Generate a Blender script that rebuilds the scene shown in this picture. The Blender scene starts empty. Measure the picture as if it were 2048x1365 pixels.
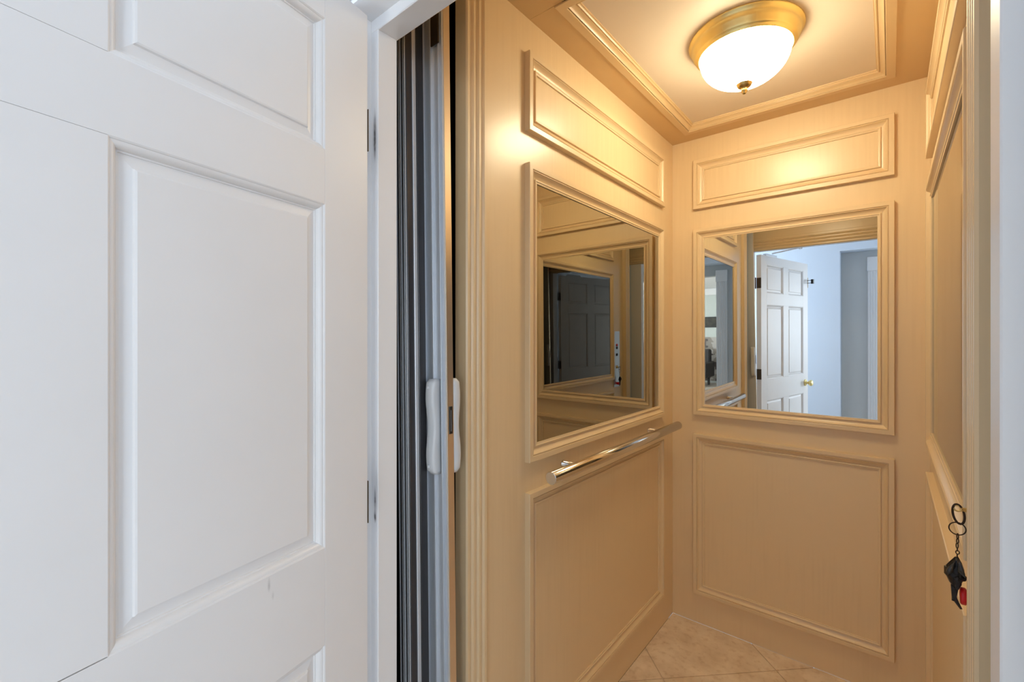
import bpy, bmesh, math, random
from mathutils import Vector, Matrix
random.seed(7)
C = bpy.context.scene.collection
R = math.radians

# ------------------------------------------------------------------ camera, light, exposure
H_CAM = 1.3718
cam_d = bpy.data.cameras.new('camera'); cam = bpy.data.objects.new('camera', cam_d); C.objects.link(cam)
cam_d.sensor_width = 36.0; cam_d.lens = 910.2 / 2048 * 36.0
cam_d.shift_y = -8.5 / 2048; cam_d.clip_start = 0.02
cam.location = (0, 0, H_CAM); cam.rotation_euler = (R(90), 0, R(39.71))
bpy.context.scene.camera = cam
sc = bpy.context.scene
sc.view_settings.view_transform = 'Standard'; sc.view_settings.look = 'None'
sc.view_settings.gamma = 1.0; sc.view_settings.use_curve_mapping = False
sc.view_settings.exposure = 0.0
sc.cycles.max_bounces = 16; sc.cycles.diffuse_bounces = 8; sc.cycles.glossy_bounces = 10
sc.cycles.sample_clamp_indirect = 4.0

world = bpy.data.worlds.new('world'); sc.world = world; world.use_nodes = True
bg = world.node_tree.nodes['Background']
bg.inputs[0].default_value = (0.62, 0.78, 1.0, 1); bg.inputs[1].default_value = 0.6

LAMP_COLOR = (1.0, 0.845, 0.56); LAMP_STRENGTH = 35.0
def area(name, loc, rot, sx, sy, power, color):
    d = bpy.data.lights.new(name, 'AREA'); d.shape = 'RECTANGLE'; d.size = sx; d.size_y = sy
    d.energy = power; d.color = color
    o = bpy.data.objects.new(name, d); C.objects.link(o); o.location = loc; o.rotation_euler = rot
    return o
DAY = (0.83, 0.915, 1.0)
area('hall_daylight_fill', (2.36, -0.35, 1.55), (0, R(90), 0), 1.5, 1.0, 16, DAY)       # added daylight fill just inside added_window_1, facing -X
area('left_daylight_fill', (-1.86, -0.45, 1.60), (0, R(-90), 0), 1.2, 0.8, 26, DAY)       # added fill for the wall behind the door, inside added_window_3, facing +X
area('dining_daylight_fill', (4.70, -4.6, 1.5), (0, R(90), 0), 1.6, 4.0, 480, DAY)       # added fill for the dining room and opening, inside added_window_2, facing -X

# ------------------------------------------------------------------ materials
def new_mat(name):
    m = bpy.data.materials.new(name); m.use_nodes = True
    nt = m.node_tree; b = nt.nodes['Principled BSDF']
    return m, nt, b
def plain(name, col, rough=0.5, metal=0.0, coat=0.0, noise=0.0, scale=30.0, stretch=(1, 1, 1), bump=0.0):
    m, nt, b = new_mat(name)
    b.inputs['Base Color'].default_value = (*col, 1); b.inputs['Roughness'].default_value = rough
    b.inputs['Metallic'].default_value = metal; b.inputs['Coat Weight'].default_value = coat
    if noise or bump:
        tc = nt.nodes.new('ShaderNodeTexCoord'); mp = nt.nodes.new('ShaderNodeMapping')
        mp.inputs['Scale'].default_value = stretch
        n = nt.nodes.new('ShaderNodeTexNoise'); n.inputs['Scale'].default_value = scale; n.inputs['Detail'].default_value = 4
        nt.links.new(tc.outputs['Object'], mp.inputs['Vector']); nt.links.new(mp.outputs[0], n.inputs['Vector'])
        if noise:
            r = nt.nodes.new('ShaderNodeValToRGB')
            r.color_ramp.elements[0].position = 0.3; r.color_ramp.elements[1].position = 0.7
            r.color_ramp.elements[0].color = (*[c * (1 - noise) for c in col], 1)
            r.color_ramp.elements[1].color = (*[min(1, c * (1 + noise)) for c in col], 1)
            nt.links.new(n.outputs['Fac'], r.inputs['Fac']); nt.links.new(r.outputs[0], b.inputs['Base Color'])
        if bump:
            bp = nt.nodes.new('ShaderNodeBump'); bp.inputs['Strength'].default_value = bump; bp.inputs['Distance'].default_value = 0.002
            nt.links.new(n.outputs['Fac'], bp.inputs['Height']); nt.links.new(bp.outputs[0], b.inputs['Normal'])
    return m
def stain(m, spots):
    """small dirt marks that belong to the paint: [(centre, radii, strength)] in object space"""
    nt = m.node_tree; b = nt.nodes['Principled BSDF']
    tc = nt.nodes.new('ShaderNodeTexCoord'); nz = nt.nodes.new('ShaderNodeTexNoise'); nz.inputs['Scale'].default_value = 60
    nt.links.new(tc.outputs['Object'], nz.inputs['Vector'])
    total = None
    for c, r, st in spots:
        mp = nt.nodes.new('ShaderNodeMapping'); mp.vector_type = 'TEXTURE'
        mp.inputs['Location'].default_value = c; mp.inputs['Scale'].default_value = r
        nt.links.new(tc.outputs['Object'], mp.inputs['Vector'])
        ln = nt.nodes.new('ShaderNodeVectorMath'); ln.operation = 'LENGTH'; nt.links.new(mp.outputs[0], ln.inputs[0])
        mr = nt.nodes.new('ShaderNodeMapRange'); mr.inputs[1].default_value = 0.15; mr.inputs[2].default_value = 1.0
        mr.inputs[3].default_value = st; mr.inputs[4].default_value = 0.0
        nt.links.new(ln.outputs['Value'], mr.inputs[0])
        if total is None: total = mr.outputs[0]
        else:
            ad = nt.nodes.new('ShaderNodeMath'); ad.operation = 'ADD'; nt.links.new(total, ad.inputs[0]); nt.links.new(mr.outputs[0], ad.inputs[1]); total = ad.outputs[0]
    mu = nt.nodes.new('ShaderNodeMath'); mu.operation = 'MULTIPLY'; mu.use_clamp = True
    nt.links.new(total, mu.inputs[0]); nt.links.new(nz.outputs['Fac'], mu.inputs[1])
    mx = nt.nodes.new('ShaderNodeMixRGB'); mx.inputs[2].default_value = (0.10, 0.09, 0.09, 1)
    if b.inputs['Base Color'].is_linked:
        nt.links.new(b.inputs['Base Color'].links[0].from_socket, mx.inputs[1])
    else: mx.inputs[1].default_value = b.inputs['Base Color'].default_value
    nt.links.new(mu.outputs[0], mx.inputs[0]); nt.links.new(mx.outputs[0], b.inputs['Base Color'])
MAPLE_COL = (0.78, 0.605, 0.37)
def maple(name, horizontal=False, col=MAPLE_COL):
    m, nt, b = new_mat(name)
    tc = nt.nodes.new('ShaderNodeTexCoord'); mp = nt.nodes.new('ShaderNodeMapping')
    mp.inputs['Scale'].default_value = (2.0, 2.0, 30) if horizontal else (30, 30, 1.3)
    n = nt.nodes.new('ShaderNodeTexNoise'); n.inputs['Scale'].default_value = 3.0; n.inputs['Detail'].default_value = 6
    n2 = nt.nodes.new('ShaderNodeTexNoise'); n2.inputs['Scale'].default_value = 1.6; n2.inputs['Detail'].default_value = 2
    mix = nt.nodes.new('ShaderNodeMath'); mix.operation = 'ADD'
    r = nt.nodes.new('ShaderNodeValToRGB')
    r.color_ramp.elements[0].position = 0.7; r.color_ramp.elements[1].position = 1.35
    r.color_ramp.elements[0].color = (col[0] * 0.982, col[1] * 0.974, col[2] * 0.962, 1)
    r.color_ramp.elements[1].color = (col[0] * 1.018, col[1] * 1.02, col[2] * 1.022, 1)
    nt.links.new(tc.outputs['Object'], mp.inputs['Vector']); nt.links.new(mp.outputs[0], n.inputs['Vector'])
    nt.links.new(tc.outputs['Object'], n2.inputs['Vector'])
    nt.links.new(n.outputs['Fac'], mix.inputs[0]); nt.links.new(n2.outputs['Fac'], mix.inputs[1])
    nt.links.new(mix.outputs[0], r.inputs['Fac']); nt.links.new(r.outputs[0], b.inputs['Base Color'])
    b.inputs['Roughness'].default_value = 0.45
    b.inputs['Coat Weight'].default_value = 0.6; b.inputs['Coat Roughness'].default_value = 0.26
    return m
M_MAPLE = maple('maple_veneer')
M_MAPLE_H = maple('maple_moulding', True)
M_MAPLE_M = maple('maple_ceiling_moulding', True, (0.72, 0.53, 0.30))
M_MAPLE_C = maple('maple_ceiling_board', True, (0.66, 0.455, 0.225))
M_CREAM = plain('cream_laminate', (0.80, 0.70, 0.58), 0.5, noise=0.02, scale=3)
M_WHITE = plain('white_door_paint', (0.80, 0.79, 0.785), 0.38, noise=0.015, scale=6, bump=0.03)
M_JAMB = plain('white_trim_paint', (0.80, 0.79, 0.785), 0.35)
stain(M_WHITE, [((0.2055, 0, 0.992), (0.0030, 0.004, 0.013), 0.5), ((0.199, 0, 0.972), (0.0025, 0.004, 0.008), 0.35)])
stain(M_JAMB, [((-0.8215, 0.544, 1.790), (0.0075, 0.01, 0.060), 1.5), ((-0.8215, 0.544, 1.775), (0.0045, 0.01, 0.030), 1.2), ((-0.8205, 0.544, 1.035), (0.0055, 0.01, 0.030), 1.5), ((-0.8205, 0.544, 1.000), (0.0055, 0.01, 0.016), 1.8)])
M_WALL = plain('daylight_tinted_wall_paint', (0.68, 0.75, 0.84), 0.7, noise=0.01, scale=4)  # white walls; the blue of the daylight is mixed into this colour
M_GREYWALL = plain('grey_wall_paint', (0.55, 0.56, 0.55), 0.7)
M_CEIL = plain('white_ceiling_paint', (0.82, 0.82, 0.82), 0.8)
M_DARK = plain('shaft_darkness', (0.012, 0.011, 0.010), 0.9)  # darkness of the unlit shaft put into its wall colour
M_LANDFLOOR = plain('beige_hall_floor', (0.50, 0.44, 0.37), 0.5, noise=0.08, scale=12)
M_TILE = None
M_GROUT = plain('beige_grout', (0.70, 0.57, 0.43), 0.85)
M_ALU = plain('anodised_aluminium', (0.66, 0.69, 0.73), 0.45, 0.55, noise=0.04, scale=5, stretch=(60, 60, 1))
M_ALU_DARK = plain('dark_bronze_panel', (0.055, 0.055, 0.06), 0.28, 0.4)
M_RUBBER = plain('black_plastic', (0.012, 0.011, 0.012), 0.4)
M_BROWN_METAL = plain('brown_bronze_metal', (0.05, 0.032, 0.018), 0.45, 0.7)
M_HANDLE = plain('pale_grey_plastic', (0.66, 0.68, 0.70), 0.35)
M_STEEL = plain('polished_stainless', (0.74, 0.72, 0.70), 0.13, 1.0, noise=0.02, scale=4)
M_BRASS = plain('polished_brass', (1.0, 0.85, 0.40), 0.32, 1.0)
M_BRASS_AGED = plain('aged_brass', (0.62, 0.45, 0.18), 0.3, 1.0)
M_HINGE = plain('bronze_hinge', (0.10, 0.065, 0.035), 0.42, 0.8)
M_PLATE = plain('brushed_steel_plate', (0.62, 0.64, 0.66), 0.30, 1.0, noise=0.03, scale=4, stretch=(80, 80, 1))
M_RED = plain('red_plastic', (0.62, 0.006, 0.01), 0.38)
M_RING = plain('dark_antique_wire', (0.055, 0.035, 0.025), 0.38, 0.9)
M_FOB = plain('black_leather', (0.010, 0.009, 0.010), 0.32, noise=0.4, scale=200, bump=0.5)
M_FOB.node_tree.nodes['Principled BSDF'].inputs['Specular IOR Level'].default_value = 0.3
M_FUR = plain('black_frayed_leather', (0.012, 0.010, 0.011), 0.6, noise=0.4, scale=300, bump=0.8)
def mirror_mat(name, col):
    m, nt, b = new_mat(name)
    b.inputs['Base Color'].default_value = (*col, 1); b.inputs['Metallic'].default_value = 1.0
    b.inputs['Roughness'].default_value = 0.0
    return m
M_MIRROR_L = mirror_mat('dimmed_mirror_left', (0.42, 0.40, 0.34))  # same glass as the back mirror, tinted darker to dim its reflections
M_MIRROR_B = mirror_mat('mirror_back', (0.72, 0.74, 0.74))
M_MIRROR_R = mirror_mat('dimmed_mirror_right', (0.16, 0.15, 0.14))  # same glass again, darkest tint so repeated reflections come out dim
def tile_mat():
    m, nt, b = new_mat('travertine_tile')
    tc = nt.nodes.new('ShaderNodeTexCoord')
    n = nt.nodes.new('ShaderNodeTexNoise'); n.inputs['Scale'].default_value = 9; n.inputs['Detail'].default_value = 10; n.inputs['Roughness'].default_value = 0.62
    n2 = nt.nodes.new('ShaderNodeTexNoise'); n2.inputs['Scale'].default_value = 38; n2.inputs['Detail'].default_value = 6
    r = nt.nodes.new('ShaderNodeValToRGB'); e = r.color_ramp.elements
    e[0].position = 0.30; e[0].color = (0.66, 0.52, 0.37, 1); e[1].position = 0.62; e[1].color = (0.86, 0.73, 0.57, 1)
    r2 = nt.nodes.new('ShaderNodeValToRGB'); e = r2.color_ramp.elements
    e[0].position = 0.27; e[0].color = (0.78, 0.70, 0.60, 1); e[1].position = 0.47; e[1].color = (1, 1, 1, 1)
    mx = nt.nodes.new('ShaderNodeMixRGB'); mx.blend_type = 'MULTIPLY'; mx.inputs[0].default_value = 0.8
    for q in (n, n2): nt.links.new(tc.outputs['Object'], q.inputs['Vector'])
    nt.links.new(n.outputs['Fac'], r.inputs['Fac']); nt.links.new(n2.outputs['Fac'], r2.inputs['Fac'])
    nt.links.new(r.outputs[0], mx.inputs[1]); nt.links.new(r2.outputs[0], mx.inputs[2])
    nt.links.new(mx.outputs[0], b.inputs['Base Color']); b.inputs['Roughness'].default_value = 0.4
    return m
M_TILE = tile_mat()
def emit_mat(name, col, strength):
    m, nt, b = new_mat(name)
    b.inputs['Base Color'].default_value = (0.9, 0.9, 0.9, 1); b.inputs['Roughness'].default_value = 0.3
    b.inputs['Emission Color'].default_value = (*col, 1); b.inputs['Emission Strength'].default_value = strength
    return m
M_BOWL = emit_mat('glowing_frosted_glass', LAMP_COLOR, LAMP_STRENGTH)
M_PANE = emit_mat('bright_daylight_pane', (0.8, 0.9, 1.0), 1.5)
def mosaic_mat():
    m, nt, b = new_mat('mosaic_backsplash')
    tc = nt.nodes.new('ShaderNodeTexCoord')
    v = nt.nodes.new('ShaderNodeTexVoronoi'); v.inputs['Scale'].default_value = 9; v.distance = 'CHEBYCHEV'
    r = nt.nodes.new('ShaderNodeValToRGB'); e = r.color_ramp.elements
    r.color_ramp.interpolation = 'CONSTANT'
    e[0].position = 0; e[0].color = (0.10, 0.08, 0.07, 1); e[1].position = 0.3; e[1].color = (0.30, 0.26, 0.22, 1)
    e2 = e.new(0.6); e2.color = (0.50, 0.46, 0.42, 1); e3 = e.new(0.8); e3.color = (0.18, 0.14, 0.11, 1)
    nt.links.new(tc.outputs['Object'], v.inputs['Vector']); nt.links.new(v.outputs['Color'], r.inputs['Fac'])
    nt.links.new(r.outputs[0], b.inputs['Base Color']); b.inputs['Roughness'].default_value = 0.35
    return m
M_MOSAIC = mosaic_mat()

# ------------------------------------------------------------------ helpers
WLOC = {}
def wloc(o):
    return WLOC.get(o.name, Vector((0, 0, 0))) if o else Vector((0, 0, 0))
def obj(name, bm, mat, parent=None, local=False, smooth=False, label=None):
    """links bm (built in world coordinates unless local) as ONE mesh object"""
    if parent and not local:
        bmesh.ops.translate(bm, vec=-wloc(parent), verts=bm.verts)
    bmesh.ops.recalc_face_normals(bm, faces=bm.faces)
    me = bpy.data.meshes.new(name); bm.to_mesh(me); bm.free()
    me.materials.append(mat)
    if smooth:
        for p in me.polygons: p.use_smooth = True
    o = bpy.data.objects.new(name, me); C.objects.link(o)
    if parent:
        o.parent = parent; WLOC[o.name] = wloc(parent).copy()
    if label: o['label'] = label
    return o
def tag(o, label, cat, group=None):
    o['label'] = label; o['category'] = cat
    if group: o['group'] = group
    return o
def thing(name, label, cat, loc=(0, 0, 0), group=None):
    o = bpy.data.objects.new(name, None); C.objects.link(o); o.location = loc; o.empty_display_size = 0.05
    WLOC[o.name] = Vector(loc)
    return tag(o, label, cat, group)
def struct(name, bm, mat, label=None, smooth=False):
    o = obj(name, bm, mat, smooth=smooth); o['kind'] = 'structure'
    if label: o['label'] = label
    return o
def nb(): return bmesh.new()
def box(bm, x0, x1, y0, y1, z0, z1, bevel=0.0, seg=2):
    vs = [bm.verts.new(p) for p in ((x0,y0,z0),(x1,y0,z0),(x1,y1,z0),(x0,y1,z0),(x0,y0,z1),(x1,y0,z1),(x1,y1,z1),(x0,y1,z1))]
    fs = [bm.faces.new([vs[i] for i in q]) for q in ((0,3,2,1),(4,5,6,7),(0,1,5,4),(1,2,6,5),(2,3,7,6),(3,0,4,7))]
    if bevel:
        es = list({e for f in fs for e in f.edges})
        bmesh.ops.bevel(bm, geom=es, offset=bevel, segments=seg, profile=0.5, affect='EDGES')
    return bm
def bx(*a, **k): return box(nb(), *a, **k)
def prism(bm, pts, axis, a0, a1):
    """closed 2D outline extruded along an axis; pts in the two other axes (order x,y,z minus axis)"""
    def p3(p, a):
        q = list(p); q.insert(axis, a); return q
    A = [bm.verts.new(p3(p, a0)) for p in pts]; B = [bm.verts.new(p3(p, a1)) for p in pts]
    n = len(pts)
    for i in range(n):
        bm.faces.new((A[i], A[(i+1) % n], B[(i+1) % n], B[i]))
    bm.faces.new(A[::-1]); bm.faces.new(B)
    return bm
def lathe(bm, prof, loc, axis='Z', seg=48, squash=(1, 1)):
    rings = []
    for r, h in prof:
        ring = []
        for i in range(seg):
            a = 2 * math.pi * i / seg
            c_, s_ = r * math.cos(a) * squash[0], r * math.sin(a) * squash[1]
            p = {'Z': (c_, s_, h), 'X': (h, c_, s_), 'Y': (c_, h, s_)}[axis]
            ring.append(bm.verts.new(Vector(p) + Vector(loc)))
        rings.append(ring)
    for a, b in zip(rings, rings[1:]):
        for i in range(seg):
            bm.faces.new((a[i], a[(i+1) % seg], b[(i+1) % seg], b[i]))
    for ring in (rings[0], rings[-1]):
        try: bm.faces.new(ring)
        except ValueError: pass
    return bm
def tube(bm, pts, r, seg=10, closed=False):
    pts = [Vector(p) for p in pts]; n = len(pts); rings = []
    up = None
    for i, p in enumerate(pts):
        if closed: t = pts[(i+1) % n] - pts[i-1]
        else: t = pts[min(i+1, n-1)] - pts[max(i-1, 0)]
        t.normalize()
        if up is None:
            up = Vector((0, 0, 1)) if abs(t.z) < 0.9 else Vector((1, 0, 0))
        sx = t.cross(up).normalized(); up = sx.cross(t).normalized()
        rr = r[i] if isinstance(r, (list, tuple)) else r
        rings.append([bm.verts.new(p + rr * (math.cos(2*math.pi*k/seg) * sx + math.sin(2*math.pi*k/seg) * up)) for k in range(seg)])
    m = n if closed else n - 1
    for i in range(m):
        a, b = rings[i], rings[(i+1) % n]
        for k in range(seg):
            bm.faces.new((a[k], a[(k+1) % seg], b[(k+1) % seg], b[k]))
    if not closed:
        bm.faces.new(rings[0][::-1]); bm.faces.new(rings[-1])
    return bm
def ring_pts(c, rx, rz, ang, n=28, tilt=0.0):
    """ellipse around c; lies in the vertical plane whose horizontal direction is at angle ang"""
    d = Vector((math.cos(ang), math.sin(ang), 0)); out = []
    for i in range(n):
        t = 2 * math.pi * i / n
        a, b = rx * math.cos(t), rz * math.sin(t)
        a, b = a * math.cos(tilt) - b * math.sin(tilt), a * math.sin(tilt) + b * math.cos(tilt)
        out.append(Vector(c) + d * a + Vector((0, 0, b)))
    return out
def strip(bm, O, U, V, N, u0, u1, v0, v1, prof, side):
    """one mitred length of moulding on a rectangle; prof = [(inset, height)]"""
    A, B = [], []
    for d, h in prof:
        if side == 0: p, q = (u0+d, v0+d), (u1-d, v0+d)
        elif side == 1: p, q = (u1-d, v0+d), (u1-d, v1-d)
        elif side == 2: p, q = (u1-d, v1-d), (u0+d, v1-d)
        else: p, q = (u0+d, v1-d), (u0+d, v0+d)
        A.append(bm.verts.new(O + U*p[0] + V*p[1] + N*h)); B.append(bm.verts.new(O + U*q[0] + V*q[1] + N*h))
    n = len(prof)
    for i in range(n):
        bm.faces.new((A[i], A[(i+1) % n], B[(i+1) % n], B[i]))
    bm.faces.new(A); bm.faces.new(B[::-1])
    return bm
def cove(d0, h0, d1, h1, n=7, bulge=-0.18):
    out = []
    L = math.hypot(d1-d0, h1-h0); nx, nh = (h0-h1)/L, (d1-d0)/L
    for i in range(n+1):
        t = i / n; k = 4*t*(1-t)*bulge*L
        out.append((d0+(d1-d0)*t+nx*k, h0+(h1-h0)*t+nh*k))
    return out
MOULD = [(0, 0), (0, 0.0165), (0.0012, 0.0185), (0.0160, 0.0185), (0.0170, 0.0178), (0.0174, 0.0140), (0.0190, 0.0140), (0.0194, 0.0168), (0.0208, 0.0172)] \
    + cove(0.0214, 0.0168, 0.0380, 0.0040, 8, -0.12) + [(0.0384, 0.0040), (0.0398, 0.0040), (0.0400, 0.0085), (0.0412, 0.0096), (0.0432, 0.0098), (0.0446, 0.0092), (0.0452, 0.0078), (0.0470, 0.0074), (0.0495, 0.0074), (0.0505, 0.0068), (0.0505, 0.0)]
X, Y, Z = Vector((1, 0, 0)), Vector((0, 1, 0)), Vector((0, 0, 1))

# ------------------------------------------------------------------ cab shell
XL, XR, YB, HC, YF = -0.8308, 0.1123, 2.25, 2.3223, 0.80
t_ = 0.025
wall_left = struct('wall_left', bx(XL-t_, XL, 0.835, YB+t_, 0, HC+0.05), M_MAPLE, 'pale maple left side wall of the lift cab')
wall_back = struct('wall_back', bx(XL, XR, YB, YB+t_, 0, HC+0.05), M_MAPLE, 'pale maple back wall of the lift cab')
wall_right = struct('wall_right', bx(XR, XR+t_, 0.835, YB+t_, 0, HC+0.05), M_MAPLE, 'pale maple right side wall of the lift cab')
def wall_panel(wall, O, U, V, N, u0, u1, v0, v1):
    i = 0.046
    bm = nb()
    for (a, b, h) in ((u0+i, v0+i, 0.0),):
        ps = [(u0+i, v0+i), (u1-i, v0+i), (u1-i, v1-i), (u0+i, v1-i)]
        A = [bm.verts.new(O+U*p+V*q) for p, q in ps]; B = [bm.verts.new(O+U*p+V*q+N*0.003) for p, q in ps]
        bm.faces.new(A[::-1]); bm.faces.new(B)
        for k in range(4): bm.faces.new((A[k], A[(k+1) % 4], B[(k+1) % 4], B[k]))
    p_ = obj('panel', bm, M_MAPLE, wall)
    for s in range(4):
        obj('moulding_strip', strip(nb(), O, U, V, N, u0, u1, v0, v1, MOULD, s), M_MAPLE_H if s % 2 == 0 else M_MAPLE, p_)
def wall_mirror(label, O, U, V, N, u0, u1, v0, v1, mat, lean=0.0):
    t = thing('wall_mirror', label, 'mirror', O+U*((u0+u1)/2)+V*v0)
    i = 0.046; bm = nb()
    ps = [(u0+i, v0+i), (u1-i, v0+i), (u1-i, v1-i), (u0+i, v1-i)]
    A = [bm.verts.new(O+U*p+V*q+N*0.0003) for p, q in ps]; B = [bm.verts.new(O+U*p+V*q+N*(0.0035+lean*((q-v0)/(v1-v0)-0.45))) for p, q in ps]
    bm.faces.new(A[::-1]); bm.faces.new(B)
    for k in range(4): bm.faces.new((A[k], A[(k+1) % 4], B[(k+1) % 4], B[k]))
    obj('mirror_glass', bm, mat, t)
    for s in range(4):
        obj('moulding_strip', strip(nb(), O, U, V, N, u0, u1, v0, v1, MOULD, s), M_MAPLE_H if s % 2 == 0 else M_MAPLE, t)
ZU, ZM, ZLO = (1.9815, 2.2150), (1.0000, 1.8860), (0.1450, 0.9090)
OB, OL, OR_ = Vector((0, YB, 0)), Vector((XL, 0, 0)), Vector((XR, 0, 0))
BU = (-0.7270, 0.0135); LU = (1.0600, 2.1080)
for z0, z1 in (ZU, ZLO):
    wall_panel(wall_back, OB, X, Z, -Y, BU[0], BU[1], z0, z1)
    wall_panel(wall_left, OL, Y, Z, X, LU[0], LU[1], z0, z1)
    wall_panel(wall_right, OR_, Y, Z, -X, LU[0], LU[1], z0, z1)
wall_mirror('framed mirror on the back wall reflecting the white door', OB, X, Z, -Y, BU[0], BU[1], ZM[0], ZM[1], M_MIRROR_B, 0.0060)
wall_mirror('framed mirror on the left wall above the steel handrail', OL, Y, Z, X, LU[0], LU[1], ZM[0], ZM[1], M_MIRROR_L)
wall_mirror('framed mirror on the right wall seen edge on beside the keys', OR_, Y, Z, -X, LU[0], LU[1], ZM[0], ZM[1], M_MIRROR_R)

# ceiling: maple perimeter with a coffer, cream field, moulding frame
CX0, CX1, CY0, CY1 = -0.716, -0.0102, 1.111, 2.1415
bm = nb()
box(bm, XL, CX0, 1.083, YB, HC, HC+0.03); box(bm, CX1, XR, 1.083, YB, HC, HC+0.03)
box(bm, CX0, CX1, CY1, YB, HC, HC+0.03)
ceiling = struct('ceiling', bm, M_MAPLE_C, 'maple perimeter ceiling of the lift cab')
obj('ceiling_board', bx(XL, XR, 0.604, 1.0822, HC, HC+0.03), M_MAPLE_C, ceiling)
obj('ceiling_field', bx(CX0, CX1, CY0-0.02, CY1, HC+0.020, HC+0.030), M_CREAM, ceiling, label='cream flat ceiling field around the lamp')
RIM = 0.0265
CMOULD = [(0, 0), (0, 0.0035), (0.001, 0.0045), (RIM-0.001, 0.0045), (RIM, 0.0035), (RIM, -0.003), (RIM+0.0015, -0.003), (RIM+0.002, 0.0005)] \
    + [(d, h) for d, h in cove(RIM+0.0035, 0.0005, RIM+0.0165, -0.0095, bulge=-0.10)] + [(RIM+0.0175, -0.0125), (RIM+0.0195, -0.0105), (RIM+0.0220, -0.0105), (RIM+0.0240, -0.0130), (RIM+0.0245, -0.0155), (RIM+0.0275, -0.0160), (RIM+0.0280, -0.0200), (RIM, -0.0200), (RIM-0.0005, 0)]
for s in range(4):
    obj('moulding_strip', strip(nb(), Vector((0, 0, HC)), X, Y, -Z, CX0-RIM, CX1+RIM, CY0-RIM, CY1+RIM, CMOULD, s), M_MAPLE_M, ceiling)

# cab floor with diagonal tiles
def clip(poly, x0, x1, y0, y1):
    def cut(ps, f):
        out = []
        for i in range(len(ps)):
            a, b = ps[i-1], ps[i]; fa, fb = f(a), f(b)
            if (fa >= 0) != (fb >= 0):
                t = fa / (fa - fb); out.append((a[0]+(b[0]-a[0])*t, a[1]+(b[1]-a[1])*t))
            if fb >= 0: out.append(b)
        return out
    for f in (lambda p: p[0]-x0, lambda p: x1-p[0], lambda p: p[1]-y0, lambda p: y1-p[1]):
        poly = cut(poly, f)
        if len(poly) < 3: return []
    return poly
floor = struct('floor', bx(XL, XR, 0.62, YB, -0.04, -0.0035), M_GROUT, 'tiled floor of the lift cab')
PITCH, P0, Q0, G = 0.483, 0.7696, 1.7615, 0.0018
for i in range(-4, 6):
    for j in range(-5, 5):
        p0, p1 = P0+PITCH*i+G, P0+PITCH*(i+1)-G; q0, q1 = Q0+PITCH*j+G, Q0+PITCH*(j+1)-G
        s2 = math.sqrt(2)
        poly = [((p-q)/s2, (p+q)/s2) for p, q in ((p0, q0), (p1, q0), (p1, q1), (p0, q1))]
        poly = clip(poly, XL+0.001, XR-0.001, 0.64, YB-0.001)
        if len(poly) < 3: continue
        bm = nb(); dz = random.uniform(-0.0003, 0.0003)
        prism(bm, poly, 2, -0.0033, dz)
        obj('tile', bm, M_TILE, floor)

# fluted posts beside the cab entrance, transom above it
def fluted(y0, y1, xf, sgn, n=3):
    """plan outline (x, y) of a reeded post face at x = xf facing sgn"""
    pts = [(xf - sgn*0.0, y0)]
    w = (y1 - y0 - 0.006) / n
    for k in range(n):
        a = y0 + 0.003 + k*w
        pts += [(xf, a+0.001)]
        for q in range(1, 8):
            t = q/8; pts.append((xf - sgn*0.006*math.sin(math.pi*t)**0.8, a + 0.001 + (w*0.66)*t))
        pts += [(xf, a+w*0.66+0.001)]
    pts.append((xf, y1))
    return pts
XPL, XPR = -0.8108, 0.0805
pl = fluted(0.8078, 0.8739, XPL, 1) + [(XL, 0.8739), (XL, 0.83), (-0.852, 0.83), (-0.852, 0.8003), (XPL-0.004, 0.8003), (XPL, 0.8035)]
trim_1 = struct('trim_1', prism(nb(), pl, 2, 0, HC), M_MAPLE, 'fluted maple post at the left of the cab entrance')
pr = fluted(0.8078, 0.8739, XPR, -1) + [(XR, 0.8739), (XR, 0.83), (0.22, 0.83), (0.22, 0.8003), (XPR+0.004, 0.8003), (XPR, 0.8035)]
trim_2 = struct('trim_2', prism(nb(), pr, 2, 0, HC), M_MAPLE, 'fluted maple post at the right of the cab entrance')
bm = nb()
tp = [(0.5915, 2.0060), (0.5980, 2.0120), (0.5980, 2.020)]
for k in range(3):
    a = 2.022 + k*0.022
    for q in range(0, 9):
        t = q/8; tp.append((0.5980 + 0.006*math.sin(math.pi*t), a + 0.0145*t))
tp += [(0.5980, 2.095), (0.5960, 2.097), (0.5960, HC+0.03), (0.5915, HC+0.03)]
prism(bm, tp, 0, -0.93, 0.22)
trim_3 = struct('trim_3', bm, M_MAPLE_H, 'fluted maple transom board above the cab entrance')

# ------------------------------------------------------------------ shaft, landing and the rooms behind the camera
YW0, YW1 = 0.492, 0.591          # landing wall with the lift door opening
bm = nb()
box(bm, -1.9, -0.880, YW0, YW1, 0, 2.6); box(bm, -0.880, 0.165, YW0, YW1, 2.080, 2.6)
box(bm, 0.165, 2.4, YW0, YW1, 0, 2.6)
wall_front = struct('wall_front', bm, M_WALL, 'painted landing wall around the lift door')
bm = nb()
box(bm, -1.32, -1.30, YW1, 2.35, 0, 2.6); box(bm, 0.60, 0.62, YW1, 2.35, 0, 2.6); box(bm, -1.32, 0.62, YW1, 2.35, 2.6, 2.62); box(bm, -1.32, 0.62, 2.33, 2.35, 0, 2.6)
box(bm, -1.32, 0.62, YW1+0.001, 2.35, -0.12, -0.10); 
struct('wall_shaft', bm, M_DARK, 'darkened hoistway walls around the cab')
JY0, JY1, JS = 0.4915, 0.591, 0.544      # wall face, shaft face, stop face
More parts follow.
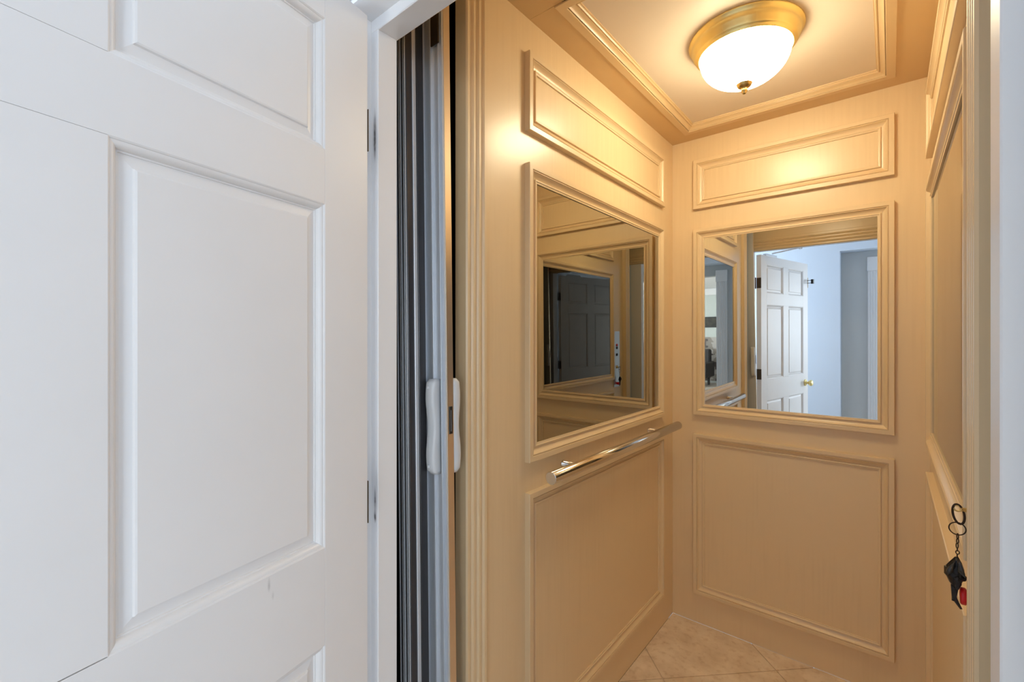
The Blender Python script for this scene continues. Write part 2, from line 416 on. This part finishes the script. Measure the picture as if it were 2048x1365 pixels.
def jamb_bm(xs, xr, xo):
    b = nb(); e = 0.0015 if xr > xs else -0.0015
    prism(b, [(xs, JS+0.0015), (xs, JY1-0.0012), (xs+e, JY1), (xo, JY1), (xo, JY0), (xr, JY0), (xr, JS), (xs+e, JS)], 2, 0, 2.0048)
    return b
trim_4 = struct('trim_4', jamb_bm(-0.8100, -0.8340, -0.8795), M_JAMB, 'white painted door frame of the lift landing')
obj('right_jamb', jamb_bm(0.0696, 0.0940, 0.1645), M_JAMB, trim_4)
hb = nb(); prism(hb, [(JS+0.0015, 2.005), (JY1, 2.005), (JY1, 2.0795), (JY0, 2.0795), (JY0, 2.030), (JS, 2.030), (JS, 2.0065)], 0, -0.8340, 0.0940)
obj('door_frame_head', hb, M_JAMB, trim_4)
for x0, x1 in ((-0.8795, -0.8342), (0.0942, 0.1645)):
    obj('door_frame_corner', bx(x0, x1, JY0, JY1, 2.005, 2.0795), M_JAMB, trim_4)
for a in ((-0.935, -0.842, 0, 2.16), (0.102, 0.200, 0, 2.16), (-0.8415, 0.1015, 2.040, 2.16)):
    cs = nb(); box(cs, a[0], a[1], JY0-0.018, JY0-0.0003, a[2], a[3], 0.003); obj('casing', cs, M_JAMB, trim_4)
# landing: floor, ceiling, end walls, wall behind the camera with a recessed cased opening
struct('floor.001', bx(-1.9, 4.8, -8.5, 0.600, -0.05, 0.0), M_LANDFLOOR, 'beige floor of the landing')
struct('ceiling.001', bx(-1.9, 2.42, -1.45, YW1, 2.46, 2.60), M_CEIL, 'white ceiling of the landing')
bm = nb()
box(bm, -1.92, -1.90, -1.45, -0.90, 0, 2.46); box(bm, -1.92, -1.90, 0.0, YW0, 0, 2.46); box(bm, -1.92, -1.90, -0.90, 0.0, 0, 0.95); box(bm, -1.92, -1.90, -0.90, 0.0, 2.25, 2.46)
struct('wall_landing_left', bm, M_WALL, 'landing end wall with the added left window')
w3 = struct('added_window_3', bx(-1.93, -1.88, -0.92, 0.02, 0.92, 0.955), M_JAMB, 'added unseen white window at the left end of the landing')  # window added to bring light in behind the open door
for y in (-0.90, -0.47, -0.04): obj('added_window_bar', bx(-1.93, -1.90, y, y+0.04, 0.955, 2.25), M_JAMB, w3)
bm = nb()
box(bm, 2.40, 2.42, -1.45, -0.90, 0, 2.46); box(bm, 2.40, 2.42, 0.20, YW0, 0, 2.46); box(bm, 2.40, 2.42, -0.90, 0.20, 0, 0.75); box(bm, 2.40, 2.42, -0.90, 0.20, 2.32, 2.46)
struct('wall_landing_right', bm, M_WALL, 'landing end wall with the added window')
w1 = struct('added_window_1', bx(2.385, 2.405, -0.90, 0.20, 0.72, 0.78), M_JAMB, 'added unseen landing window')  # window added on the unseen end wall to give daylight
for y in (-0.90, -0.375, 0.15): obj('added_window_bar', bx(2.39, 2.41, y, y+0.05, 0.78, 2.30), M_JAMB, w1)
obj('added_window_bar', bx(2.39, 2.41, -0.90, 0.20, 2.28, 2.33), M_JAMB, w1)
YO = -1.12; YN = -1.30
bm = nb()
box(bm, -1.9, -0.387, YN-0.14, YO, 0, 2.46)
box(bm, -0.387, 2.4, YN-0.14, YO, 2.185, 2.46)
box(bm, 1.45, 2.4, YN-0.14, YO, 0, 2.185)
struct('wall_landing_opposite', bm, M_WALL, 'white landing wall behind the camera')
bm = nb()
box(bm, -0.386, -0.055, YN-0.13, YN, 0, 2.184); box(bm, 1.10, 1.449, YN-0.13, YN, 0, 2.184); box(bm, -0.055, 1.10, YN-0.13, YN, 2.06, 2.184)
struct('wall_niche', bm, M_GREYWALL, 'grey recessed wall around the dining room opening')
def casing_plan(x0, x1):
    pts = [(x0, YN), (x0, YN+0.016)]
    w = (x1-x0-0.02)/5
    for k in range(5):
        a = x0+0.01+k*w
        for q in range(0, 7):
            t = q/6; pts.append((a+w*0.12+w*0.76*t, YN+0.018-0.006*math.sin(math.pi*t)))
    pts += [(x1, YN+0.016), (x1, YN)]
    return pts
t5 = struct('trim_5', prism(nb(), casing_plan(-0.170, -0.050), 2, 0, 1.98), M_JAMB, 'white fluted casing of the dining room opening')
obj('casing_block', bx(-0.176, -0.044, YN, YN+0.026, 1.98, 2.12, 0.004), M_JAMB, t5)
obj('casing', prism(nb(), casing_plan(1.095, 1.215), 2, 0, 1.98), M_JAMB, t5)
# dining room far behind
struct('ceiling.002', bx(-1.9, 4.8, -8.5, -1.44, 2.52, 2.60), M_CEIL, 'white ceiling of the dining room')
struct('wall_dining_end', bx(-1.9, 4.8, -8.52, -8.30, 0, 2.52), plain('pale_sage_paint', (0.62, 0.66, 0.62), 0.7), 'pale far wall of the dining room')
struct('wall_dining_left', bx(-1.92, -1.9, -8.5, -1.44, 0, 2.52), M_WALL, 'left wall of the dining room')
bm = nb()
box(bm, 4.80, 4.82, -8.5, -6.7, 0, 2.52); box(bm, 4.80, 4.82, -2.5, -1.44, 0, 2.52); box(bm, 4.80, 4.82, -6.7, -2.5, 0, 0.6); box(bm, 4.80, 4.82, -6.7, -2.5, 2.35, 2.52)
box(bm, 2.42, 4.8, -1.44, -1.40, 0, 2.52)
struct('wall_dining_right', bm, M_WALL, 'right wall of the dining room with the added window')
w2 = struct('added_window_2', bx(4.78, 4.81, -6.7, -2.5, 0.58, 0.64), M_JAMB, 'added unseen dining room window')  # window added to light the dining room
for k in range(5): obj('added_window_bar', bx(4.78, 4.81, -6.7+k*1.03, -6.64+k*1.03, 0.64, 2.35), M_JAMB, w2)
struct('trim_6', bx(-1.9, 4.8, -8.30, -8.22, 2.34, 2.52, 0.015), M_JAMB, 'white crown moulding of the dining room')
struct('trim_7', bx(-1.9, 4.8, -8.30, -8.275, 0.05, 1.22), M_MOSAIC, 'mosaic tiled wainscot of the dining room')

# ------------------------------------------------------------------ landing door (open), local x along the door from the hinge
DA = math.atan2(-0.9744, 0.2250)
door = bpy.data.objects.new('door_1', None); C.objects.link(door)
door.location = (-0.7772, 0.4984, 0.0); door.rotation_euler = (0, 0, DA)
door['kind'] = 'structure'; door['label'] = 'white six-panel landing door standing open'
DW, DT, DZ0, DZ1 = 0.910, 0.035, 0.008, 1.993
SX = [(0.0, 0.1005), (0.4035, 0.5065), (0.8095, DW)]
PX = [(0.1005, 0.4035), (0.5065, 0.8095)]
PZ = [(0.235, 0.836), (1.0057, 1.6025), (1.6976, 1.9246)]
RZ = [(DZ0, 0.235), (0.836, 1.0057), (1.6025, 1.6976), (1.9246, DZ1)]
g = 0.00015
def dbox(name, x0, x1, z0, z1, mat=M_WHITE):
    return obj(name, bx(x0+g, x1-g, -DT, 0, z0+g, z1-g, bevel=0.0003, seg=1), mat, door, local=True)
dbox('stile', *SX[0], DZ0, DZ1); dbox('stile', *SX[2], DZ0, DZ1)
for z0, z1 in RZ: dbox('rail', SX[0][1], SX[2][0], z0, z1)
for z0, z1 in PZ: dbox('mullion', *SX[1], z0 + (0.0011 if z0 == PZ[1][0] else 0), z1)
STICK = [(-0.0004, -0.02), (-0.0004, -0.0004), (0.0, -0.0004), (0.0012, -0.0010)] + cove(0.0020, -0.0022, 0.0100, -0.0085, 6, 0.16) + [(0.0106, -0.0108), (0.0125, -0.0108), (0.0132, -0.0125), (0.0135, -0.02)]
for x0, x1 in PX:
    for z0, z1 in PZ:
        bm = nb()
        ins = [(0.0005, -0.0128), (0.0135, -0.0128), (0.0150, -0.0128), (0.0275, -0.0105), (0.0288, -0.0075), (0.0310, -0.0066)]
        for face in (0, 1):
            loops = []
            for d, h in ins:
                y = h if face == 0 else -DT - h
                loops.append([bm.verts.new(p) for p in ((x0+d, y, z0+d), (x1-d, y, z0+d), (x1-d, y, z1-d), (x0+d, y, z1-d))])
            for a, b in zip(loops, loops[1:]):
                for k in range(4): bm.faces.new((a[k], a[(k+1) % 4], b[(k+1) % 4], b[k]))
            bm.faces.new(loops[-1])
            if face == 0: first = loops[0]
            else:
                for k in range(4): bm.faces.new((first[k], first[(k+1) % 4], loops[0][(k+1) % 4], loops[0][k]))
        pn = obj('panel', bm, M_WHITE, door, local=True)
        for s in range(4):
            obj('sticking', strip(nb(), Vector((0, 0, 0)), X, Z, Y, x0, x1, z0, z1, STICK, s), M_WHITE, pn, local=True)
            obj('sticking', strip(nb(), Vector((0, -DT, 0)), X, Z, -Y, x0, x1, z0, z1, STICK, s), M_WHITE, pn, local=True)
for zc in (1.7716, 1.0520, 0.30):
    b = bx(-0.0022, -0.0002, -0.034, 0.0016, zc-0.041, zc+0.041, bevel=0.0007, seg=1)
    hg = obj('hinge', b, M_HINGE, door, local=True, label='dark bronze butt hinge')
    k = nb(); lathe(k, [(0.001, zc-0.044), (0.0046, zc-0.043), (0.0046, zc+0.043), (0.001, zc+0.044)], (-0.0062, -0.0385, 0), seg=14)
    obj('hinge_pin', k, M_HINGE, hg, local=True, smooth=True)
def knob(ys):
    b = nb()
    lathe(b, [(0.0005, ys*0.0), (0.030, ys*0.0), (0.030, ys*0.004), (0.024, ys*0.008), (0.011, ys*0.012), (0.010, ys*0.026), (0.020, ys*0.032), (0.0275, ys*0.042), (0.0275, ys*0.050), (0.020, ys*0.058), (0.006, ys*0.061), (0.0005, ys*0.0612)], (DW-0.062, 0 if ys > 0 else -DT, 0.925), axis='Y', seg=28)
    return b
obj('knob', knob(1), M_BRASS, door, local=True, smooth=True, label='polished brass knob')
obj('knob', knob(-1), M_BRASS, door, local=True, smooth=True, label='polished brass knob')
ik = bx(DW, DW+0.003, -0.022, 0.003, 1.78, 1.87, 0.0008)
ip = obj('interlock_plate', ik, M_BRASS_AGED, door, local=True, label='aged brass interlock plate')
b = nb(); box(b, DW-0.012, DW, 0.0005, 0.034, 1.842, 1.846); box(b, DW-0.012, DW, 0.0005, 0.034, 1.818, 1.822); box(b, DW-0.020, DW+0.004, 0.032, 0.050, 1.812, 1.852, 0.002)
obj('interlock_keeper', b, M_RUBBER, ip, local=True)
DM = (Matrix.Translation(door.location) @ Matrix.Rotation(DA, 4, 'Z')).inverted()
def dl(x, y, z): return DM @ Vector((x, y, z))
b = nb(); box(b, 0.10, 0.30, -0.030, -0.006, DZ1, 2.012, 0.003)
cl = obj('closer_shoe', b, plain('silver_closer', (0.6, 0.62, 0.64), 0.35, 0.8), door, local=True, label='silver closer shoe on the door top')
b = nb(); tube(b, [dl(-0.735, 0.30, 2.020), dl(-0.535, 0.33, 2.042)], 0.006); tube(b, [dl(-0.535, 0.33, 2.042), dl(-0.475, 0.470, 2.075)], 0.0055)
q = dl(-0.535, 0.33, 2.042); lathe(b, [(0.001, -0.012), (0.012, -0.012), (0.012, 0.012), (0.001, 0.012)], q, seg=14)
obj('closer_arm', b, M_JAMB, cl, local=True)

# ------------------------------------------------------------------ folding cab gate, pushed open at the left
gate = thing('folding_gate', 'folded aluminium cab gate behind the left door jamb', 'gate', (-0.7555, 0.70, 0.012))
gate.rotation_euler = (0, R(-0.90), 0)
GX, GY = -0.7555 - 0.0245, 0.70      # world position at 1.57 m, where the photo was measured
def gl(x): return x - GX             # world x at that height -> local x
def gbox(name, x0, x1, y0, y1, z0, z1, mat, parent=gate, bev=0.0008, label=None):
    return obj(name, bx(gl(x0), gl(x1), y0-GY, y1-GY, z0, z1, bevel=bev, seg=1), mat, parent, local=True, label=label)
ZT = 2.14
pan_x = [-0.8775, -0.8690, -0.8605, -0.8520, -0.8435]
for k, x in enumerate(pan_x):
    pp = gbox('folding_panel', x, x+0.0055, 0.640+0.002*(k % 2), 0.686, 0.004, ZT, M_ALU_DARK, label='dark bronze folded gate panel')
    gbox('hinge_bead', x+0.0010, x+0.0030, 0.6375+0.002*(k % 2), 0.6402+0.002*(k % 2), 0.004, ZT, M_ALU, pp, 0.0004)
p = gbox('folding_panel', -0.8555+0.022, -0.8350, 0.6660, 0.686, 0.004, ZT, M_ALU_DARK, label='dark bronze folded gate panel')
lp0 = gbox('edge_strip', -0.8550, -0.8346, 0.6560, 0.6655, 0.004, ZT, M_ALU, p, 0.001)
# lead post with ribs on its front
post = gbox('lead_post', -0.8530, -0.7800, 0.7020, 0.7190, 0.004, ZT, M_ALU, gate, 0.0006, 'satin aluminium leading post')
def ux(u, y): return y * math.tan(math.atan((u-1024)/910.2) - R(39.71))
for u0, u1, d in ((862.2, 866.0, 0.004), (866.0, 867.4, 0.006), (880.2, 882.4, 0.0055), (887.8, 889.8, 0.005), (849.0, 851.0, 0.004)):
    gbox('rib', ux(u0, 0.70), ux(u1, 0.70), 0.7020-d, 0.7022, 0.004, ZT, M_ALU, post, 0.0004)
gbox('rib', ux(860, 0.70), ux(862, 0.70), 0.7014, 0.7022, 0.004, ZT, M_RUBBER, post, 0.0)
gbox('edge_strip', -0.7800, -0.7785, 0.7010, 0.7195, 0.004, ZT, plain('warm_metal_edge', (0.80, 0.68, 0.52), 0.3, 0.85), post, 0.0)  # warm-toned metal strip along the edge of the post
# grips front and back: waisted plastic handles
def grip(ys):
    b = nb(); y0 = 0.7015-GY if ys < 0 else 0.7192-GY
    n = 26; zc, hh = 1.1545, 0.1085; rings = []
    for i in range(n+1):
        t = -1 + 2*i/n
        waist = 0.80 + 0.20*(0.5-0.5*math.cos(2*math.pi*min(1, abs(t)*1.05)*0.78))
        endk = 1 if abs(t) < 0.90 else math.sqrt(max(0.05, 1-((abs(t)-0.90)/0.10)**2*0.9))
        d = 0.0270*waist*(0.55+0.45*endk); w0, w1 = (-0.8270, -0.7985) if ys < 0 else (-0.8085, -0.7795)
        z = zc + t*hh - (0.006 if ys < 0 else 0)*0
        ring = []
        prof = [(0, 0), (0.0, 0.75), (0.06, 0.92), (0.18, 1.0), (0.82, 1.0), (0.94, 0.92), (1.0, 0.75), (1.0, 0)]
        for pu, pd in prof:
            cx = (w0+w1)/2; ww = (w1-w0)*(0.72+0.28*endk)
            ring.append(b.verts.new((gl(cx+(pu-0.5)*ww), y0+ys*d*pd, z)))
        rings.append(ring)
    for a, c in zip(rings, rings[1:]):
        for k in range(len(a)): b.faces.new((a[k], a[(k+1) % len(a)], c[(k+1) % len(a)], c[k]))
    b.faces.new(rings[0][::-1]); b.faces.new(rings[-1])
    return b
h1 = obj('grip', grip(-1), M_HANDLE, gate, local=True, smooth=True, label='pale grey waisted grip facing the landing')
for z in (1.244, 1.065):
    k = nb(); lathe(k, [(0.0042, 0.0015), (0.0042, -0.0012), (0.003, -0.0022), (0.0003, -0.0026)], (gl(-0.8145), 0.7015-GY-0.0268, z), axis='Y', seg=14)
    obj('screw_cap', k, M_HANDLE, h1, local=True, smooth=True)
obj('grip', grip(1), M_HANDLE, gate, local=True, smooth=True, label='pale grey waisted grip facing the cab')
st = obj('latch_strike', bx(gl(-0.7788), gl(-0.7768), 0.7055-GY, 0.7160-GY, 1.138, 1.201, bevel=0.0008, seg=1), M_RUBBER, gate, local=True, label='black latch strike')
obj('latch_pin', bx(gl(-0.7770), gl(-0.7764), 0.7098-GY, 0.7108-GY, 1.144, 1.192), M_ALU, st, local=True)
gbox('hanger_plate', ux(863, 0.69), ux(878.5, 0.69), 0.6925, 0.6965, 2.035, 2.30, M_BROWN_METAL, gate, 0.001, 'brown bronze hanger plate')
tr = obj('track', bx(-0.20, 0.86, -0.035, 0.03, 2.20, 2.235, bevel=0.002, seg=1), M_ALU, gate, local=True)
tr.rotation_euler = (0, R(0.90), 0)

# ------------------------------------------------------------------ handrail on the left wall
hr = thing('handrail', 'polished steel tube handrail on the left wall', 'handrail', (XL, 1.63, 0.953))
RXr = -0.7700
b = nb(); lathe(b, [(0.0005, 1.106), (0.0178, 1.106), (0.0190, 1.1072), (0.0190, 2.154), (0.0178, 2.1552), (0.0005, 2.1552)], (RXr, 0, 0.953), axis='Y', seg=40)
bar = obj('bar', b, M_STEEL, hr)
for p in bar.data.polygons: p.use_smooth = abs(p.normal.y) < 0.5
for y in (1.262, 1.955):
    b = nb(); lathe(b, [(0.0005, XL), (0.0120, XL), (0.0120, XL+0.003), (0.0105, XL+0.004), (0.0100, RXr-0.012)], (0, y, 0.953), axis='X', seg=24)
    obj('bracket', b, M_STEEL, hr, smooth=True)

# ------------------------------------------------------------------ ceiling lamp
LX, LY, LZ = -0.3630, 1.6150, HC+0.020
lamp = thing('ceiling_lamp', 'flush brass ceiling lamp with glowing white glass bowl', 'lamp', (LX, LY, LZ))
b = nb(); lathe(b, [(0.004, 0), (0.1660, 0), (0.1680, -0.003), (0.1660, -0.007), (0.1600, -0.010), (0.1590, -0.020), (0.1560, -0.030), (0.1500, -0.0385), (0.1490, -0.043), (0.1455, -0.047), (0.1420, -0.0490), (0.1410, -0.053), (0.1385, -0.056), (0.1355, -0.056), (0.1345, -0.050), (0.130, -0.048), (0.004, -0.048)], (LX, LY, LZ), seg=72)
obj('pan', b, M_BRASS, lamp, smooth=True)
b = nb(); prof = [(0.1320, -0.052)]
for i in range(1, 19):
    t = i/18*math.pi/2
    prof.append((max(0.002, 0.1330*math.cos(t)**1.0), -0.056-0.098*math.sin(t)))
lathe(b, prof, (LX, LY, LZ), seg=64)
obj('glass_bowl', b, M_BOWL, lamp, smooth=True, label='glowing frosted white glass bowl')
b = nb(); lathe(b, [(0.0005, -0.146), (0.0235, -0.1465), (0.0255, -0.1500), (0.0240, -0.1525), (0.0215, -0.155), (0.0200, -0.159), (0.0150, -0.163), (0.0110, -0.1645), (0.0092, -0.167), (0.0100, -0.1715), (0.0090, -0.176), (0.0062, -0.179), (0.0062, -0.1805), (0.0042, -0.1835), (0.0004, -0.1845)], (LX, LY, LZ), seg=32)
obj('finial', b, M_BRASS_AGED, lamp, smooth=True)

# ------------------------------------------------------------------ control panel, keys and stop button on the right wall
KY = 1.000
cop = thing('control_panel', 'narrow steel control plate on the right wall beside the mirror frame', 'control panel', (XR, KY, 0.94))
XF = XR - 0.006
obj('faceplate', bx(XF, XR, 0.948, 1.052, 0.935, 1.400, bevel=0.0015), M_PLATE, cop)
for z, m, r in ((1.285, M_RED, 0.011), (1.262, M_RUBBER, 0.011), (1.205, M_RUBBER, 0.012)):
    b = nb(); lathe(b, [(r, XF), (r, XF-0.003), (r*0.8, XF-0.006), (0.0004, XF-0.006)], (0, KY, z), axis='X', seg=24)
    obj('button', b, m, cop, smooth=True)
def pt(u, v, y=KY):
    a = (u-1024)/910.2; th = R(39.71); c_, s_ = math.cos(th), math.sin(th)
    rx, ry, rz = -s_+a*c_, c_+a*s_, -(v-674)/910.2
    t = y/ry
    return Vector((rx*t, y, H_CAM+rz*t))
KP = pt(1928, 1019)
b = nb(); lathe(b, [(0.0125, XF), (0.0125, XF-0.003), (0.0105, XF-0.006), (0.0060, XF-0.0065), (0.0004, XF-0.0065)], (0, KY, KP.z), axis='X', seg=28)
obj('key_switch', b, M_BRASS_AGED, cop, smooth=True)
RB = pt(1928, 1193.5)
b = nb(); x0 = pt(1919.5, 1193).x
lathe(b, [(0.0004, x0), (0.0112, x0+0.0003), (0.0128, x0+0.0016), (0.0128, x0+0.0062), (0.0108, x0+0.0076), (0.0106, x0+0.0092), (0.0118, x0+0.0100), (0.0118, x0+0.0145), (0.0095, x0+0.0150), (0.0095, XF), (0.0004, XF)], (0, KY, RB.z), axis='X', seg=36)
stop = obj('stop_button', b, M_RED, cop, smooth=True, label='red mushroom stop button')
keys = thing('key_ring', 'ring of keys with black fob hanging from the brass key in the control plate', 'keys', (KP.x, KY, KP.z))
b = nb(); box(b, KP.x-0.004, XF-0.0068, KY-0.0015, KY+0.0015, KP.z-0.0042, KP.z+0.0022, 0.0008)
hole = nb()
tube(b, ring_pts(KP+Vector((-0.0075, 0, 0.0)), 0.0046, 0.0046, 0.0, 20), 0.0014, 8, True)
obj('key', b, M_BRASS_AGED, keys, label='brass key in the switch'); hole.free()
# carabiner style clip, split ring, chain
def ell(u0, u1, v0, v1, rad, name, tilt=0.0, y=KY, ang=0.0):
    A, B = pt(u0, (v0+v1)/2, y), pt(u1, (v0+v1)/2, y); T, Bo = pt((u0+u1)/2, v0, y), pt((u0+u1)/2, v1, y)
    c = Vector(((A.x+B.x)/2, y, (T.z+Bo.z)/2))
    b = nb(); tube(b, ring_pts(c, (B.x-A.x)/2-rad, (T.z-Bo.z)/2-rad, ang, 32, tilt), rad, 8, True)
    return obj(name, b, M_RING, keys, smooth=True)
ell(1902.8, 1931.5, 1007.5, 1050.5, 0.0016, 'clip_ring', 0.15)
ell(1896.2, 1933.6, 1044.5, 1071.5, 0.0009, 'split_ring', -0.1, KY-0.001)
for k, (v0, v1, w) in enumerate(((1067, 1080, 3.0), (1077, 1088.5, 3.4), (1086, 1098, 3.4), (1096, 1104, 1.6), (1101, 1110, 5.0), (1108, 1116, 1.6))):
    uc = 1915.0 + (0.4, 0.2, -0.7, -0.4, 0.2, -0.6)[k]
    ell(uc-w, uc+w, v0, v1, 0.00075, 'chain_link')
def blob(name, poly, th, mat, yoff=0.0, seed=1, puff=True, parent=keys):
    """leather piece: outline in the photo's pixel frame, turned into a solid with a domed front and back"""
    rnd = random.Random(seed)
    pts = [pt(u, v) for u, v in poly]
    c = sum(pts, Vector()) / len(pts)
    b = nb(); loops = []
    for s, y in ((1.0, 0), (0.86, 0.55), (0.5, 0.92)):
        for sg in (1, -1):
            loops.append(((s, sg*y), [b.verts.new(Vector((c.x+(p.x-c.x)*s, KY+yoff+sg*y*th+rnd.uniform(-1, 1)*th*0.06, c.z+(p.z-c.z)*s))) for p in pts]))
    base = loops[0][1]; n = len(pts)
    for v in loops[1][1]: b.verts.remove(v)
    F = [base, loops[2][1], loops[4][1]]; Bk = [base, loops[3][1], loops[5][1]]
    for Ls in (F, Bk):
        for a, d in zip(Ls, Ls[1:]):
            for k in range(n): b.faces.new((a[k], a[(k+1) % n], d[(k+1) % n], d[k]))
    cf = b.verts.new((c.x, KY+yoff+th, c.z)); cb = b.verts.new((c.x, KY+yoff-th, c.z))
    for k in range(n):
        b.faces.new((F[-1][k], F[-1][(k+1) % n], cf)); b.faces.new((Bk[-1][k], Bk[-1][(k+1) % n], cb))
    return obj(name, b, mat, parent)
fob = blob('fob', [(1910, 1114), (1917, 1115), (1924, 1128), (1929, 1142), (1930, 1156), (1927, 1162), (1936, 1158), (1933, 1163), (1926, 1164), (1921, 1174), (1914, 1177), (1905, 1173), (1898, 1164), (1893, 1153), (1888, 1147), (1888, 1132), (1892, 1131), (1898, 1125)], 0.011, M_FOB, 0.001, 3)
blob('fob_flap', [(1914, 1118), (1918, 1117), (1924, 1128), (1929, 1145), (1929, 1153), (1921, 1146), (1912, 1137)], 0.004, plain('grey_black_leather', (0.035, 0.033, 0.03), 0.16), -0.010, 5, parent=fob)
blob('fob_flap', [(1909, 1118), (1905, 1121), (1896, 1128), (1891, 1135), (1893, 1148), (1902, 1144), (1906, 1138)], 0.004, plain('grey_black_leather_2', (0.04, 0.038, 0.034), 0.16), -0.009, 6, parent=fob)
blob('fob_tassel', [(1901, 1168), (1909, 1171), (1917, 1174), (1913, 1186), (1914, 1196), (1919, 1208), (1923, 1216), (1925, 1219), (1920, 1219), (1914, 1211), (1908, 1203), (1903, 1201), (1903, 1193), (1902, 1182)], 0.004, M_FUR, -0.001, 8, parent=fob)
blob('fob_tassel', [(1906, 1150), (1914, 1147), (1922, 1156), (1922, 1166), (1915, 1176), (1909, 1172)], 0.004, M_FUR, -0.010, 9, parent=fob)

# ------------------------------------------------------------------ things in the far dining room, seen twice reflected
pf = thing('framed_picture', 'small dark framed picture on the far dining room wall', 'picture', (2.05, -8.29, 1.48))
obj('picture_frame', bx(1.83, 2.27, -8.295, -8.272, 1.48, 1.76, 0.004), M_RUBBER, pf)
obj('canvas', bx(1.86, 2.24, -8.272, -8.268, 1.51, 1.73), plain('dark_still_life', (0.05, 0.045, 0.03), 0.5, noise=0.9, scale=9), pf)
ch = thing('armchair', 'dark armchair in front of the mosaic wainscot far behind', 'armchair', (2.20, -7.5, 0))
md = plain('dark_brown_leather', (0.025, 0.02, 0.018), 0.45)
obj('seat', bx(1.90, 2.50, -7.8, -7.2, 0.22, 0.42, 0.04), md, ch)
obj('backrest', bx(1.90, 2.50, -7.92, -7.78, 0.40, 0.92, 0.05), md, ch)
for x in (1.82, 2.42): obj('armrest', bx(x, x+0.12, -7.85, -7.2, 0.22, 0.60, 0.03), md, ch)
for x in (1.92, 2.42):
    for y in (-7.8, -7.26): obj('leg', bx(x, x+0.05, y, y+0.05, 0, 0.22), md, ch)
